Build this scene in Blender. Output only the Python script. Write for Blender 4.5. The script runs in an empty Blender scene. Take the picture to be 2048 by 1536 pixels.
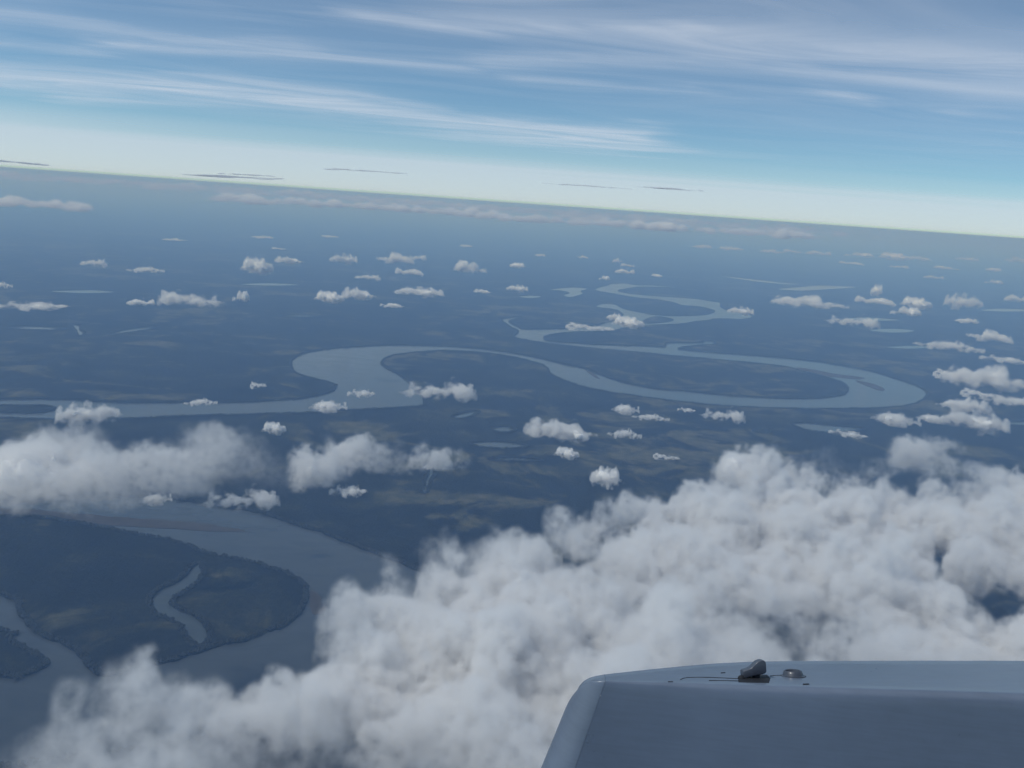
import bpy, bmesh, math, random
import numpy as np
from mathutils import Vector, Matrix, geometry

random.seed(7); RNG = np.random.default_rng(11)
SC = bpy.context.scene
COL = SC.collection
PI = math.pi

# ------------------------------------------------------------------ camera
F = 1773.0                         # focal length in pixels of the 2048-wide photograph
CAMZ = 3000.0                      # flying height above the forest, metres
PITCH, ROLL = math.radians(11.51), math.radians(4.0)
fw = Vector((0, math.cos(PITCH), -math.sin(PITCH)))
r0 = Vector((1, 0, 0)); u0 = Vector((0, math.sin(PITCH), math.cos(PITCH)))
rt = math.cos(ROLL)*r0 + math.sin(ROLL)*u0
up = math.cos(ROLL)*u0 - math.sin(ROLL)*r0
CAMP = Vector((0, 0, CAMZ))
cam = bpy.data.cameras.new('camera'); camo = bpy.data.objects.new('camera', cam); COL.objects.link(camo)
cam.sensor_width = 36.0; cam.lens = 36.0*F/2048.0
cam.clip_start = 0.05; cam.clip_end = 4000000.0
mw = Matrix((rt, up, -fw)).transposed().to_4x4(); mw.translation = CAMP
camo.matrix_world = mw
SC.camera = camo

# ------------------------------------------------------------------ sky, sun, exposure
SUN_EL, SUN_AZ = math.radians(54), math.radians(-104)      # azimuth from +Y (view direction) towards +X
sdir = Vector((math.sin(SUN_AZ)*math.cos(SUN_EL), math.cos(SUN_AZ)*math.cos(SUN_EL), math.sin(SUN_EL)))
world = bpy.data.worlds.new('World'); SC.world = world; world.use_nodes = True
wn = world.node_tree.nodes; wl = world.node_tree.links
bg = wn['Background']; bg.inputs['Strength'].default_value = 0.11
sky = wn.new('ShaderNodeTexSky'); sky.sky_type = 'NISHITA'; sky.sun_disc = False
sky.sun_elevation = SUN_EL; sky.sun_rotation = SUN_AZ
sky.altitude = 3000; sky.air_density = 1.0; sky.dust_density = 0.25; sky.ozone_density = 5.0
tint = wn.new('ShaderNodeMix'); tint.data_type = 'RGBA'; tint.blend_type = 'MULTIPLY'; tint.inputs[0].default_value = 1.0; tint.inputs[7].default_value = (0.86, 1.03, 0.99, 1)
wl.new(sky.outputs[0], tint.inputs[6]); wl.new(tint.outputs[2], bg.inputs['Color'])
sl = bpy.data.lights.new('sun', 'SUN'); sl.energy = 3.1; sl.angle = math.radians(0.6); sl.color = (1.0, 0.99, 0.94)
so = bpy.data.objects.new('sun', sl); COL.objects.link(so)
so.rotation_euler = (-sdir).to_track_quat('-Z', 'Y').to_euler(); so.location = (0, 0, 20000)
vs = SC.view_settings; vs.view_transform = 'Standard'; vs.look = 'None'; vs.gamma = 1.0; vs.use_curve_mapping = False
vs.exposure = -0.32
cy = SC.cycles
cy.use_denoising = True
try: cy.denoiser = 'OPENIMAGEDENOISE'
except Exception: pass
cy.max_bounces = 10; cy.diffuse_bounces = 3; cy.glossy_bounces = 2; cy.transparent_max_bounces = 24
cy.volume_bounces = 7; cy.volume_step_rate = 2.5; cy.volume_max_steps = 512
cy.sample_clamp_indirect = 6.0

# ------------------------------------------------------------------ helpers
def ray(px, py):
    px, py = float(px), float(py)
    return fw + ((px-1024.0)/F)*rt + ((768.0-py)/F)*up
def at_z(px, py, z):                                   # pixel -> point on a level plane
    d = ray(px, py); t = (z-CAMZ)/d.z
    return CAMP + d*t
def at_d(px, py, depth):                               # pixel -> point at a depth along the view axis
    return CAMP + ray(px, py)*depth
def to_px(P):                                          # (n,3) array -> pixels
    v = P - np.array(CAMP); zz = v@np.array(fw)
    zz = np.where(zz > 1e-3, zz, 1e-3)
    return 1024+F*(v@np.array(rt))/zz, 768-F*(v@np.array(up))/zz
def tag(o, label=None, cat=None, group=None, kind=None):
    if label: o['label'] = label
    if cat: o['category'] = cat
    if group: o['group'] = group
    if kind: o['kind'] = kind
    return o
def mesh_obj(name, verts, faces, mat, parent=None, smooth=False):
    me = bpy.data.meshes.new(name); me.from_pydata([tuple(v) for v in verts], [], faces); me.update()
    if smooth: me.polygons.foreach_set('use_smooth', [True]*len(me.polygons))
    if mat: me.materials.append(mat)
    o = bpy.data.objects.new(name, me); COL.objects.link(o)
    if parent: o.parent = parent; o.matrix_parent_inverse = parent.matrix_world.inverted()
    return o
def new_mat(name):
    m = bpy.data.materials.new(name); m.use_nodes = True
    nt = m.node_tree; nt.nodes.clear()
    out = nt.nodes.new('ShaderNodeOutputMaterial')
    def N(t, **kw):
        n = nt.nodes.new(t)
        for k, v in kw.items():
            if k.startswith('_'): n.inputs[k[1:].replace('_', ' ')].default_value = v
            else: setattr(n, k, v)
        return n
    return m, nt, out, N, nt.links.new
def ramp(N, stops):
    r = N('ShaderNodeValToRGB'); e = r.color_ramp.elements
    while len(e) < len(stops): e.new(0.5)
    for i, (p, c) in enumerate(stops): e[i].position = p; e[i].color = (*c, 1) if len(c) == 3 else c
    return r

# ------------------------------------------------------------------ materials of the land
def mat_ground():
    m, nt, out, N, L = new_mat('forest_floor')
    b = N('ShaderNodeBsdfPrincipled'); b.inputs['Roughness'].default_value = 0.95
    b.inputs['Specular IOR Level'].default_value = 0.1
    tc = N('ShaderNodeNewGeometry')
    def noise(scale, det, rough, dist=0.0, stretch=None):
        n = N('ShaderNodeTexNoise'); n.inputs['Scale'].default_value = scale; n.inputs['Detail'].default_value = det
        n.inputs['Roughness'].default_value = rough; n.inputs['Distortion'].default_value = dist
        if stretch:
            mp = N('ShaderNodeMapping'); mp.inputs['Scale'].default_value = stretch; mp.inputs['Rotation'].default_value = (0, 0, 0.35)
            L(tc.outputs['Position'], mp.inputs['Vector']); L(mp.outputs[0], n.inputs['Vector'])
        else: L(tc.outputs['Position'], n.inputs['Vector'])
        return n
    canopy = noise(0.018, 6, 0.72)                     # tree crowns
    mid = noise(0.0011, 6, 0.62, 1.2)
    big = noise(0.00016, 5, 0.6, 1.5, (1, 1.7, 1))
    r1 = ramp(N, [(0.28, (0.004, 0.005, 0.005)), (0.5, (0.009, 0.0115, 0.009)), (0.72, (0.022, 0.026, 0.017))])
    L(canopy.outputs[0], r1.inputs[0])
    r2 = ramp(N, [(0.32, (0.35, 0.42, 0.45)), (0.5, (1, 1, 1)), (0.66, (2.6, 2.3, 1.6))])
    L(mid.outputs[0], r2.inputs[0])
    mx = N('ShaderNodeMix', data_type='RGBA', blend_type='MULTIPLY'); mx.inputs[0].default_value = 1
    L(r1.outputs[0], mx.inputs[6]); L(r2.outputs[0], mx.inputs[7])
    # open marsh and clearings, paler and yellower
    mm = N('ShaderNodeMath', operation='MULTIPLY'); L(mid.outputs[0], mm.inputs[0]); L(big.outputs[0], mm.inputs[1])
    r3 = ramp(N, [(0.268, (0, 0, 0)), (0.335, (1, 1, 1))]); L(mm.outputs[0], r3.inputs[0])
    marsh = noise(0.006, 4, 0.6)
    r4 = ramp(N, [(0.35, (0.042, 0.047, 0.026)), (0.65, (0.105, 0.098, 0.055))]); L(marsh.outputs[0], r4.inputs[0])
    mx2 = N('ShaderNodeMix', data_type='RGBA'); L(r3.outputs[0], mx2.inputs[0]); L(mx.outputs[2], mx2.inputs[6]); L(r4.outputs[0], mx2.inputs[7])
    L(mx2.outputs[2], b.inputs['Base Color'])
    bp = N('ShaderNodeBump'); bp.inputs['Strength'].default_value = 0.9; bp.inputs['Distance'].default_value = 22.0
    L(canopy.outputs[0], bp.inputs['Height']); L(bp.outputs[0], b.inputs['Normal'])
    L(b.outputs[0], out.inputs['Surface'])
    return m
def mat_water(name, col, rough=0.16):
    m, nt, out, N, L = new_mat(name)
    b = N('ShaderNodeBsdfPrincipled'); b.inputs['Roughness'].default_value = rough; b.inputs['IOR'].default_value = 1.33
    g = N('ShaderNodeNewGeometry')
    mp = N('ShaderNodeMapping'); mp.inputs['Scale'].default_value = (1, 2.2, 1); mp.inputs['Rotation'].default_value = (0, 0, 0.5)
    L(g.outputs['Position'], mp.inputs['Vector'])
    n = N('ShaderNodeTexNoise'); n.inputs['Scale'].default_value = 0.0022; n.inputs['Detail'].default_value = 5; n.inputs['Distortion'].default_value = 1.5
    L(mp.outputs[0], n.inputs['Vector'])
    r = ramp(N, [(0.3, tuple(c*0.8 for c in col)), (0.7, tuple(c*1.2 for c in col))]); L(n.outputs[0], r.inputs[0]); L(r.outputs[0], b.inputs['Base Color'])
    r2 = ramp(N, [(0.35, (rough*0.7,)*3), (0.7, (rough*1.5,)*3)]); L(n.outputs[0], r2.inputs[0]); L(r2.outputs[0], b.inputs['Roughness'])
    w = N('ShaderNodeTexNoise'); w.inputs['Scale'].default_value = 0.12; w.inputs['Detail'].default_value = 4; L(g.outputs['Position'], w.inputs['Vector'])
    bp = N('ShaderNodeBump'); bp.inputs['Strength'].default_value = 0.25; bp.inputs['Distance'].default_value = 0.6; L(w.outputs[0], bp.inputs['Height']); L(bp.outputs[0], b.inputs['Normal'])
    L(b.outputs[0], out.inputs['Surface'])
    return m
def mat_simple(name, c0, c1, scale, rough=0.9, detail=5):
    m, nt, out, N, L = new_mat(name)
    b = N('ShaderNodeBsdfPrincipled'); b.inputs['Roughness'].default_value = rough
    g = N('ShaderNodeNewGeometry'); n = N('ShaderNodeTexNoise'); n.inputs['Scale'].default_value = scale; n.inputs['Detail'].default_value = detail
    L(g.outputs['Position'], n.inputs['Vector'])
    r = ramp(N, [(0.3, c0), (0.7, c1)]); L(n.outputs[0], r.inputs[0]); L(r.outputs[0], b.inputs['Base Color'])
    L(b.outputs[0], out.inputs['Surface'])
    return m
M_ground = mat_ground()
M_river = mat_water('silty_water', (0.046, 0.053, 0.056))
M_lake = mat_water('lake_water', (0.05, 0.06, 0.06), 0.1)
M_sand = mat_simple('wet_sand', (0.03, 0.026, 0.022), (0.05, 0.043, 0.035), 0.01)
M_tree = mat_simple('tree_crown', (0.006, 0.009, 0.006), (0.016, 0.021, 0.011), 0.03)

# ------------------------------------------------------------------ river, lakes and land (outlines in photograph pixels, laid on the level ground)
RIVER = [(-500,801),(-200,799),(0,798),(110,798),(240,804),(400,804),(480,804),(561,799.5),(609,795.5),(657,785),(675,773),(662,765.5),(637,759),(609,752),(589,742),(584,729),(589,716),
 (609,706),(641,700),(682,695),(730,692),(802,690),(883,692),(935,695),(983,700),(1044,709),(1092,719),(1144,732),(1168,736),(1199,748.5),(1246,764),(1303,776),(1376,782.5),
 (1449,790),(1527,795),(1606,796.5),(1658,794),(1689,787.7),(1698.6,777),(1684,764),(1652,753.8),(1606,742.3),(1569,733),(1501,725),(1423,718),(1345,711),(1272,704),(1215,699),
 (1152,692.8),(1095,686),(1053,679.7),(1029.5,674),(1037,662.5),(1024,654.7),(1008.7,645),(1005,639),(1014,636),(1040,633.5),(1028,638),(1019,643),(1032,652),(1048,657.5),(1084,657.8),
 (1136,657),(1188,651),(1208,646.4),(1228,641.6),(1247,632),(1240,622),(1228,618),(1194,613),(1208,608),(1230,609),(1248,618),(1277,624),(1302,629),(1345,632),(1394,631),(1423,627),
 (1431,622),(1419,617),(1394,612),(1365,610),(1345,603.5),(1316,598.6),(1267,593.7),(1228,587),(1192,580),(1199,575),(1216,571),(1222,568),(1248,567),(1265,569),(1277,570.5),(1306,570.8),
 (1356,574.5),(1306,573),(1275,573.2),(1265,575),(1251,577),(1236,580.4),(1242,584),(1259,587),(1287,590),(1326,593),(1355,594.7),(1394,598),(1419,602),(1437,604.5),(1441,608),(1440,613),
 (1453,620),(1480,626),(1505,632),(1486,637.6),(1462,636.7),(1427,636.7),(1419,639.6),(1384,642.5),(1365,646.4),(1335,648),(1287,650),(1275,651.5),(1251,655),(1228,660.5),(1189,663),
 (1152,664),(1115,667),(1092,671.4),(1087,677),(1100,682.3),(1136,685),(1178,688),(1230,690),(1293,692),(1330,693.8),(1331.6,687.5),(1345,685),(1384,685.5),(1406,684.5),(1410,681),(1427,683.5),
 (1426,688.6),(1404,689.6),(1370,693),(1356,697.5),(1381,701),(1423,705),(1475,708.4),(1553,714.7),(1632,723),(1700,734),(1752,745),(1793,757.4),(1835,772),(1852,782.5),(1850,793),(1830,806),
 (1788,813.7),(1736,816),(1658,817.4),(1553,816),(1460,812),(1387,806),(1319,798),(1251,788.7),(1189,778),(1150,768),(1120,757),(1102,747),(1096,735),(1068,724),(1028,714),(983,707),
 (943,703),(903,701),(863,702),(822,705.8),(790,710),(770,716),(762,723),(764,730),(778,739),(798,749),(818,765),(832,779),(842.6,789.5),(846,801.6),(842,811),(794,815),(742,817.7),
 (682,820.5),(625,825),(561,826.5),(480,829),(400,831),(230,837),(100,838),(0,836),(-200,838),(-500,840)]
NEAR = [(-400,985),(0,994),(140,992),(280,994),(350,1000),(425,1010),(500,1022),(545,1034),(600,1052),(660,1072),(725,1098),(810,1130),(880,1170),(930,1225),(920,1290),(850,1350),(730,1400),
 (600,1440),(400,1475),(200,1505),(0,1530),(-400,1560)]
LANDS = [[(-400,1028),(0,1031),(65,1032),(130,1040),(200,1052),(265,1065),(330,1075),(380,1090),(430,1109),(480,1117),(530,1130),(575,1145),(605,1162),(620,1180),(612,1210),(595,1235),(560,1255),
  (520,1270),(490,1280),(450,1287),(380,1312),(300,1332),(215,1352),(175,1335),(150,1300),(115,1285),(70,1265),(47,1240),(30,1210),(0,1192),(-400,1090)],
 [(-400,1190),(0,1257),(25,1275),(55,1295),(85,1312),(97,1325),(75,1342),(30,1354),(0,1356),(-400,1362)],
 [(1287,640),(1306,633.4),(1326,633),(1347,638.6),(1341,642.5),(1316,645.5),(1290,647)],
 [(-200,812),(0,811),(60,811),(104,813),(108,820),(60,826),(0,825),(-200,827)]]
LAKES = [[(390,1131),(365,1158),(320,1180),(303,1200),(318,1226),(360,1247),(376,1272),(395,1290),(414,1280),(409,1250),(380,1230),(342,1212),(346,1195),(380,1174),(402,1146),(398,1131)],
 [(1585,849),(1602,845),(1640,848),(1700,854),(1727,857),(1700,863),(1660,865),(1615,860)],
 [(1508,862),(1538,862),(1530,865.5),(1512,864.5)],
 [(905,835),(925,826),(955,822),(948,829),(925,837)],
 [(942,886),(985,882),(1030,886),(1052,893),(1005,897),(960,893)],
 [(985,856),(1010,853),(1030,858),(1015,864),(992,862)],
 [(14,655),(70,652),(130,657),(100,660),(50,659)],
 [(145,650),(160,651),(158,658),(168,666),(160,671),(153,662)],
 [(216,669),(250,659),(300,653),(322,650),(300,658),(250,666)],
 [(1100,579),(1140,575),(1174,577),(1160,582),(1165,587),(1140,594),(1128,590),(1140,586),(1125,581)],
 [(1037,593),(1060,591),(1083,593),(1060,596)],
 [(1556,578),(1600,574),(1640,571),(1712,574),(1660,578),(1600,581)],
 [(1440,552),(1500,558),(1560,565),(1600,569),(1560,567.5),(1500,561)],
 [(1775,694),(1820,691),(1865,694),(1820,697)], [(1740,660),(1790,657),(1830,662),(1780,665)],
 [(1690,637),(1740,635),(1800,640),(1740,641)], [(1960,620),(2010,617),(2070,621),(2010,623)],
 [(852,928),(862,926),(866,945),(858,965),(850,985),(846,984),(852,962),(858,945)],
 [(975,918),(1030,915),(1085,920),(1030,922)], [(480,568),(540,566),(600,570),(530,571)], [(1150,735),(1155,733),(1160,737),(1153,739)],
 [(1990,846),(2060,842),(2140,846),(2060,851)], [(560,631),(600,629),(640,632),(600,634)],[(100,582),(180,580),(230,584),(160,586)]]
BARS = [[(-300,1006),(0,1016),(120,1022),(250,1034),(370,1042),(440,1051),(492,1062),(400,1060),(300,1054),(200,1047),(130,1036),(60,1028.5),(-300,1022)],
 [(622,1180),(640,1190),(642,1205),(655,1208),(645,1225),(630,1228),(619,1210)],
 [(1593,735),(1621,737.5),(1669,747),(1729,755),(1710,758),(1678,754.5),(1650,752),(1634,747),(1606,743)],
 [(1710,760.6),(1742,766),(1769,777),(1761,781),(1732,771)],
 [(1172,741),(1185,745),(1200,757),(1190,754)]]
def rounded(poly, n=5, wob=10.0, seed=0):
    rs = np.random.default_rng(seed); P = np.array(poly, float); k = len(P); o = []
    for i in range(k):
        a, b, c, d = P[i-1], P[i], P[(i+1) % k], P[(i+2) % k]
        for j in range(n):
            t = j/n
            q = 0.5*((2*b)+(c-a)*t+(2*a-5*b+4*c-d)*t*t+(3*b-a-3*c+d)*t**3)
            if np.hypot(*(c-b)) > 180: q = b+(c-b)*t
            w = at_z(q[0], q[1], 0.0)
            o.append(((w.x+rs.normal(0, wob))/1000, (w.y+rs.normal(0, wob*1.6))/1000))
    return o
GR = 300.0                                               # the ground sheet reaches 300 km
V, FA, KIND = [], [], []
def addpoly(pts, kind):
    s = len(V); V.extend(Vector(p) for p in pts); FA.append(list(range(s, s+len(pts)))); KIND.append(kind)
addpoly([(-GR,-GR),(GR,-GR),(GR,GR),(-GR,GR)], ('land',0))
addpoly(rounded(RIVER, 5, 9, 1), ('river',0)); addpoly(rounded(NEAR, 6, 7, 2), ('river',0))
for i, p in enumerate(LANDS): addpoly(rounded(p, 5, 6, 10+i), ('isle',i))
for i, p in enumerate(LAKES): addpoly(rounded(p, 4, 5, 40+i), ('lake',i))
for i, p in enumerate(BARS): addpoly(rounded(p, 4, 5, 90+i), ('bar',i))
for gx in range(-280, 300, 40):
    for gy in range(-280, 300, 40): V.append(Vector((gx+random.uniform(-3,3), gy+random.uniform(-3,3))))
ED = [(q[i], q[(i+1) % len(q)]) for q in FA for i in range(len(q))]
cv, ce, cf, ov, oe, of = geometry.delaunay_2d_cdt(V, ED, [], 0, 1e-6)
def inside(poly, X, Y):
    r = np.zeros(X.shape, bool); k = len(poly)
    for i in range(k):
        x1, y1 = poly[i]; x2, y2 = poly[(i+1) % k]
        if y1 == y2: continue
        c = ((y1 > Y) != (y2 > Y)) & (X < (x2-x1)*(Y-y1)/(y2-y1)+x1); r ^= c
    return r
CEN = np.array([[sum(cv[i].x for i in f)/3, sum(cv[i].y for i in f)/3] for f in cf])
IN = [inside([tuple(V[i]) for i in q], CEN[:, 0], CEN[:, 1]) for q in FA]
groups = {}
for n_, f in enumerate(cf):
    ks = [KIND[i] for i in range(len(FA)) if IN[i][n_]]; names = {k[0] for k in ks}
    lake = [k for k in ks if k[0] == 'lake']; bar = [k for k in ks if k[0] == 'bar']
    if lake and 'isle' in names or (lake and 'river' not in names): key = lake[0]
    elif 'river' in names and 'isle' not in names: key = bar[0] if bar else ('river', 0)
    elif names: key = ('land', 0)
    else: continue
    groups.setdefault(key, []).append(f)
def sheet(name, faces, z, mat, wall=None):
    idx = {}; vs_ = []; fs = []
    for f in faces:
        q = []
        for i in f:
            if i not in idx: idx[i] = len(vs_); vs_.append((cv[i].x*1000, cv[i].y*1000, z))
            q.append(idx[i])
        fs.append(q)
    bord = []
    if wall is not None:
        cnt = {}
        for f in fs:
            for a, b in zip(f, f[1:]+f[:1]): cnt[(a, b)] = 1
        bord = [(a, b) for (a, b) in cnt if (b, a) not in cnt]
        low = {}
        for a, b in bord:
            for i in (a, b):
                if i not in low: low[i] = len(vs_); vs_.append((vs_[i][0], vs_[i][1], wall))
        for a, b in bord: fs.append([b, a, low[a], low[b]])
    return mesh_obj(name, vs_, fs, mat), [(vs_[a], vs_[b]) for a, b in bord]
ground, BANK = sheet('ground', groups[('land',0)], 0.0, M_ground, -9.0)
tag(ground, kind='structure')
for key, fs in groups.items():
    if key[0] == 'river': tag(sheet('river', fs, -6.0, M_river)[0], kind='structure')
    elif key[0] == 'lake': tag(sheet('lake', fs, -5.0, M_lake)[0], kind='structure')
    elif key[0] == 'bar': tag(sheet('sandbar', fs, -3.0, M_sand, -7.0)[0], kind='structure')

# trees that stand along the banks: a wood nobody could count
def bank_wood():
    vs_, fs = [], []
    for (a, b) in BANK:
        ax, ay = a[0], a[1]; d = math.hypot(ax, ay)
        if d > 24000 or ay < 3000 or max(abs(ax), abs(ay)) > 100000: continue
        L = math.hypot(b[0]-ax, b[1]-ay)
        if L > 6000: continue
        nx, ny = -(b[1]-ay)/max(L,1e-6), (b[0]-ax)/max(L,1e-6)
        n = int(L/13)+1
        for k in range(n):
            for row in range(3):
                t = random.random(); off = 4+row*14+random.uniform(-5, 9)
                x = ax+(b[0]-ax)*t+nx*off; y = ay+(b[1]-ay)*t+ny*off
                r = random.uniform(6, 13); h = random.uniform(11, 26); a0 = random.uniform(0, 2)
                s = len(vs_); vs_.append((x, y, h))
                for q in range(5):
                    an = a0+q*2*PI/5; rr = r*random.uniform(.75, 1.2)
                    vs_.append((x+rr*math.cos(an), y+rr*math.sin(an), h*random.uniform(.5, .72)))
                vs_.append((x, y, h*.15))
                for q in range(5):
                    i, j = s+1+q, s+1+(q+1) % 5
                    fs.append((s, i, j)); fs.append((s+6, j, i))
    o = mesh_obj('forest', vs_, fs, M_tree)
    tag(o, 'dark green wood standing along the river banks', 'forest', kind='stuff')
bank_wood()

# ------------------------------------------------------------------ numpy noise on regular grids
def spline_w(n, freq, seed_off=0.0):
    """(n, m) cubic B-spline weights of a lattice with `freq` cells over the axis"""
    m = int(math.ceil(freq))+4
    t = np.linspace(0, freq, n)+seed_off; i = np.floor(t).astype(int); f = t-i
    W = np.zeros((n, m+1), np.float32); r = np.arange(n)
    for k, w in enumerate(((1-f)**3/6, (3*f**3-6*f**2+4)/6, (-3*f**3+3*f**2+3*f+1)/6, f**3/6)): W[r, np.minimum(i+k, m)] += w
    return W
def noise3(shape, freqs, rng):
    Ws = [spline_w(n, f, rng.random()) for n, f in zip(shape, freqs)]
    Lt = rng.normal(0, 1, [w.shape[1] for w in Ws]).astype(np.float32)
    a = np.tensordot(Ws[0], Lt, (1, 0)); a = np.einsum('yj,xjk->xyk', Ws[1], a, optimize=True)
    return np.tensordot(a, Ws[2], (2, 1))*2.0
def noise2(shape, freqs, rng):
    Ws = [spline_w(n, f, rng.random()) for n, f in zip(shape, freqs)]
    Lt = rng.normal(0, 1, [w.shape[1] for w in Ws]).astype(np.float32)
    return (Ws[0]@Lt@Ws[1].T)*1.6

# ------------------------------------------------------------------ clouds
def mat_core():
    m, nt, out, N, L = new_mat('cloud_core')
    b = N('ShaderNodeBsdfDiffuse'); b.inputs['Color'].default_value = (0.90, 0.90, 0.90, 1)
    L(b.outputs[0], out.inputs['Surface']); return m
def mat_veil(name, dens, detail=0.0):
    m, nt, out, N, L = new_mat(name)
    v = N('ShaderNodeVolumePrincipled'); v.inputs['Color'].default_value = (0.995, 0.995, 0.995, 1)
    v.inputs['Density'].default_value = dens; v.inputs['Density Attribute'].default_value = 'density'; v.inputs['Anisotropy'].default_value = 0.1
    if detail:                                         # fine fraying of the droplets, in metres
        tc = N('ShaderNodeTexCoord'); n = N('ShaderNodeTexNoise'); n.inputs['Scale'].default_value = detail; n.inputs['Detail'].default_value = 2.5; n.inputs['Roughness'].default_value = 0.6
        L(tc.outputs['Object'], n.inputs['Vector'])
        mr = N('ShaderNodeMapRange'); mr.inputs['From Min'].default_value = 0.38; mr.inputs['From Max'].default_value = 0.64; mr.inputs['To Min'].default_value = 0.12*dens; mr.inputs['To Max'].default_value = 1.75*dens
        L(n.outputs[0], mr.inputs['Value']); L(mr.outputs[0], v.inputs['Density'])
    L(v.outputs[0], out.inputs['Volume']); return m
M_core = mat_core()

def carrier(rho):
    me = bpy.data.meshes.new('density_samples'); n = rho.size
    me.vertices.add(n); a = me.attributes.new('rho', 'FLOAT', 'POINT'); a.data.foreach_set('value', np.ascontiguousarray(rho, np.float32).ravel())
    return bpy.data.objects.new('density_samples', me)
def cloud_tree(car, shape, lo, hi, mat, iso=None):
    nt = bpy.data.node_groups.new('cloud_density', 'GeometryNodeTree')
    nt.interface.new_socket('Geometry', in_out='OUTPUT', socket_type='NodeSocketGeometry')
    nd = nt.nodes; L = nt.links.new
    oi = nd.new('GeometryNodeObjectInfo'); oi.inputs['Object'].default_value = car
    na = nd.new('GeometryNodeInputNamedAttribute'); na.data_type = 'FLOAT'; na.inputs['Name'].default_value = 'rho'
    si = nd.new('GeometryNodeSampleIndex'); si.data_type = 'FLOAT'; si.domain = 'POINT'; si.clamp = True
    L(oi.outputs['Geometry'], si.inputs['Geometry']); L(na.outputs['Attribute'], si.inputs['Value'])
    ps = nd.new('GeometryNodeInputPosition'); sx = nd.new('ShaderNodeSeparateXYZ'); L(ps.outputs[0], sx.inputs[0])
    acc = None
    strides = (shape[1]*shape[2], shape[2], 1)
    for k in range(3):
        a = nd.new('ShaderNodeMath'); a.operation = 'MULTIPLY_ADD'          # (p-lo)/(hi-lo)*n  rounded
        s = (shape[k]-1)/(hi[k]-lo[k]); L(sx.outputs[k], a.inputs[0]); a.inputs[1].default_value = s; a.inputs[2].default_value = -lo[k]*s
        r = nd.new('FunctionNodeFloatToInt'); r.rounding_mode = 'ROUND'; L(a.outputs[0], r.inputs[0])
        mn = nd.new('FunctionNodeIntegerMath'); mn.operation = 'MINIMUM'; L(r.outputs[0], mn.inputs[0]); mn.inputs[1].default_value = shape[k]-1
        ml = nd.new('FunctionNodeIntegerMath'); ml.operation = 'MULTIPLY'; L(mn.outputs[0], ml.inputs[0]); ml.inputs[1].default_value = strides[k]
        if acc is None: acc = ml
        else:
            ad = nd.new('FunctionNodeIntegerMath'); ad.operation = 'ADD'; L(acc.outputs[0], ad.inputs[0]); L(ml.outputs[0], ad.inputs[1]); acc = ad
    L(acc.outputs[0], si.inputs['Index'])
    vc = nd.new('GeometryNodeVolumeCube'); L(si.outputs[0], vc.inputs['Density'])
    vc.inputs['Min'].default_value = lo; vc.inputs['Max'].default_value = hi
    for k, nme in enumerate(('Resolution X', 'Resolution Y', 'Resolution Z')): vc.inputs[nme].default_value = shape[k]
    go = nd.new('NodeGroupOutput'); last = vc
    if iso is not None:
        vm = nd.new('GeometryNodeVolumeToMesh'); vm.inputs['Threshold'].default_value = iso; vm.inputs['Adaptivity'].default_value = 0.15
        L(vc.outputs[0], vm.inputs[0]); last = vm
    sm = nd.new('GeometryNodeSetMaterial'); sm.inputs['Material'].default_value = mat
    L(last.outputs[0], sm.inputs['Geometry']); L(sm.outputs[0], go.inputs[0])
    return nt
def largest_island(me):
    nv, ne, nf, nl = len(me.vertices), len(me.edges), len(me.polygons), len(me.loops)
    co = np.empty(nv*3, np.float32); me.vertices.foreach_get('co', co); co = co.reshape(-1, 3)
    ed = np.empty(ne*2, np.int32); me.edges.foreach_get('vertices', ed); ed = ed.reshape(-1, 2)
    ls = np.empty(nf, np.int32); me.polygons.foreach_get('loop_start', ls); lt = np.empty(nf, np.int32); me.polygons.foreach_get('loop_total', lt)
    lv = np.empty(nl, np.int32); me.loops.foreach_get('vertex_index', lv)
    lab = np.arange(nv)
    while True:
        m = np.minimum(lab[ed[:, 0]], lab[ed[:, 1]]); new = lab.copy()
        np.minimum.at(new, ed[:, 0], m); np.minimum.at(new, ed[:, 1], m); new = new[new]
        if (new == lab).all(): break
        lab = new
    best = np.argmax(np.bincount(lab)); keep = lab == best
    mp = np.cumsum(keep)-1
    fs = [mp[lv[a:a+b]].tolist() for a, b in zip(ls, lt) if keep[lv[a]]]
    out = bpy.data.meshes.new('billows'); out.from_pydata(co[keep].tolist(), [], fs); out.update()
    bpy.data.meshes.remove(me)
    return out
def build_density(rc, lo, hi, veil_mat, iso):
    """-> (core mesh, node tree of the veil, its material)"""
    rho, cr = rc; iso = min(iso, 0.9*float(cr.max()))
    car = carrier(rho); car2 = carrier(cr)
    tr = cloud_tree(car2, rho.shape, lo, hi, M_core, iso)
    me0 = bpy.data.meshes.new('tmp'); ob = bpy.data.objects.new('tmp', me0); COL.objects.link(ob)
    md = ob.modifiers.new('d', 'NODES'); md.node_group = tr
    dg = bpy.context.evaluated_depsgraph_get(); dg.update()
    core = bpy.data.meshes.new_from_object(ob.evaluated_get(dg), depsgraph=dg)
    bpy.data.objects.remove(ob); bpy.data.node_groups.remove(tr); m_ = car2.data; bpy.data.objects.remove(car2); bpy.data.meshes.remove(m_)
    core = largest_island(core)
    core.materials.append(M_core)
    core.polygons.foreach_set('use_smooth', [True]*len(core.polygons))
    return core, cloud_tree(car, rho.shape, lo, hi, veil_mat), veil_mat
def place(name, D, loc, scale, rz, label, group=None):
    core, tree, vm = D
    o = bpy.data.objects.new(name, core); COL.objects.link(o)
    o.location = loc; o.scale = scale; o.rotation_euler = (0, 0, rz)
    tag(o, label, 'cloud', group)
    vme = bpy.data.volumes.new('veil'); vme.materials.append(vm)
    v = bpy.data.objects.new('veil', vme); COL.objects.link(v); v.parent = o
    md = v.modifiers.new('density', 'NODES'); md.node_group = tree
    return o
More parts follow.
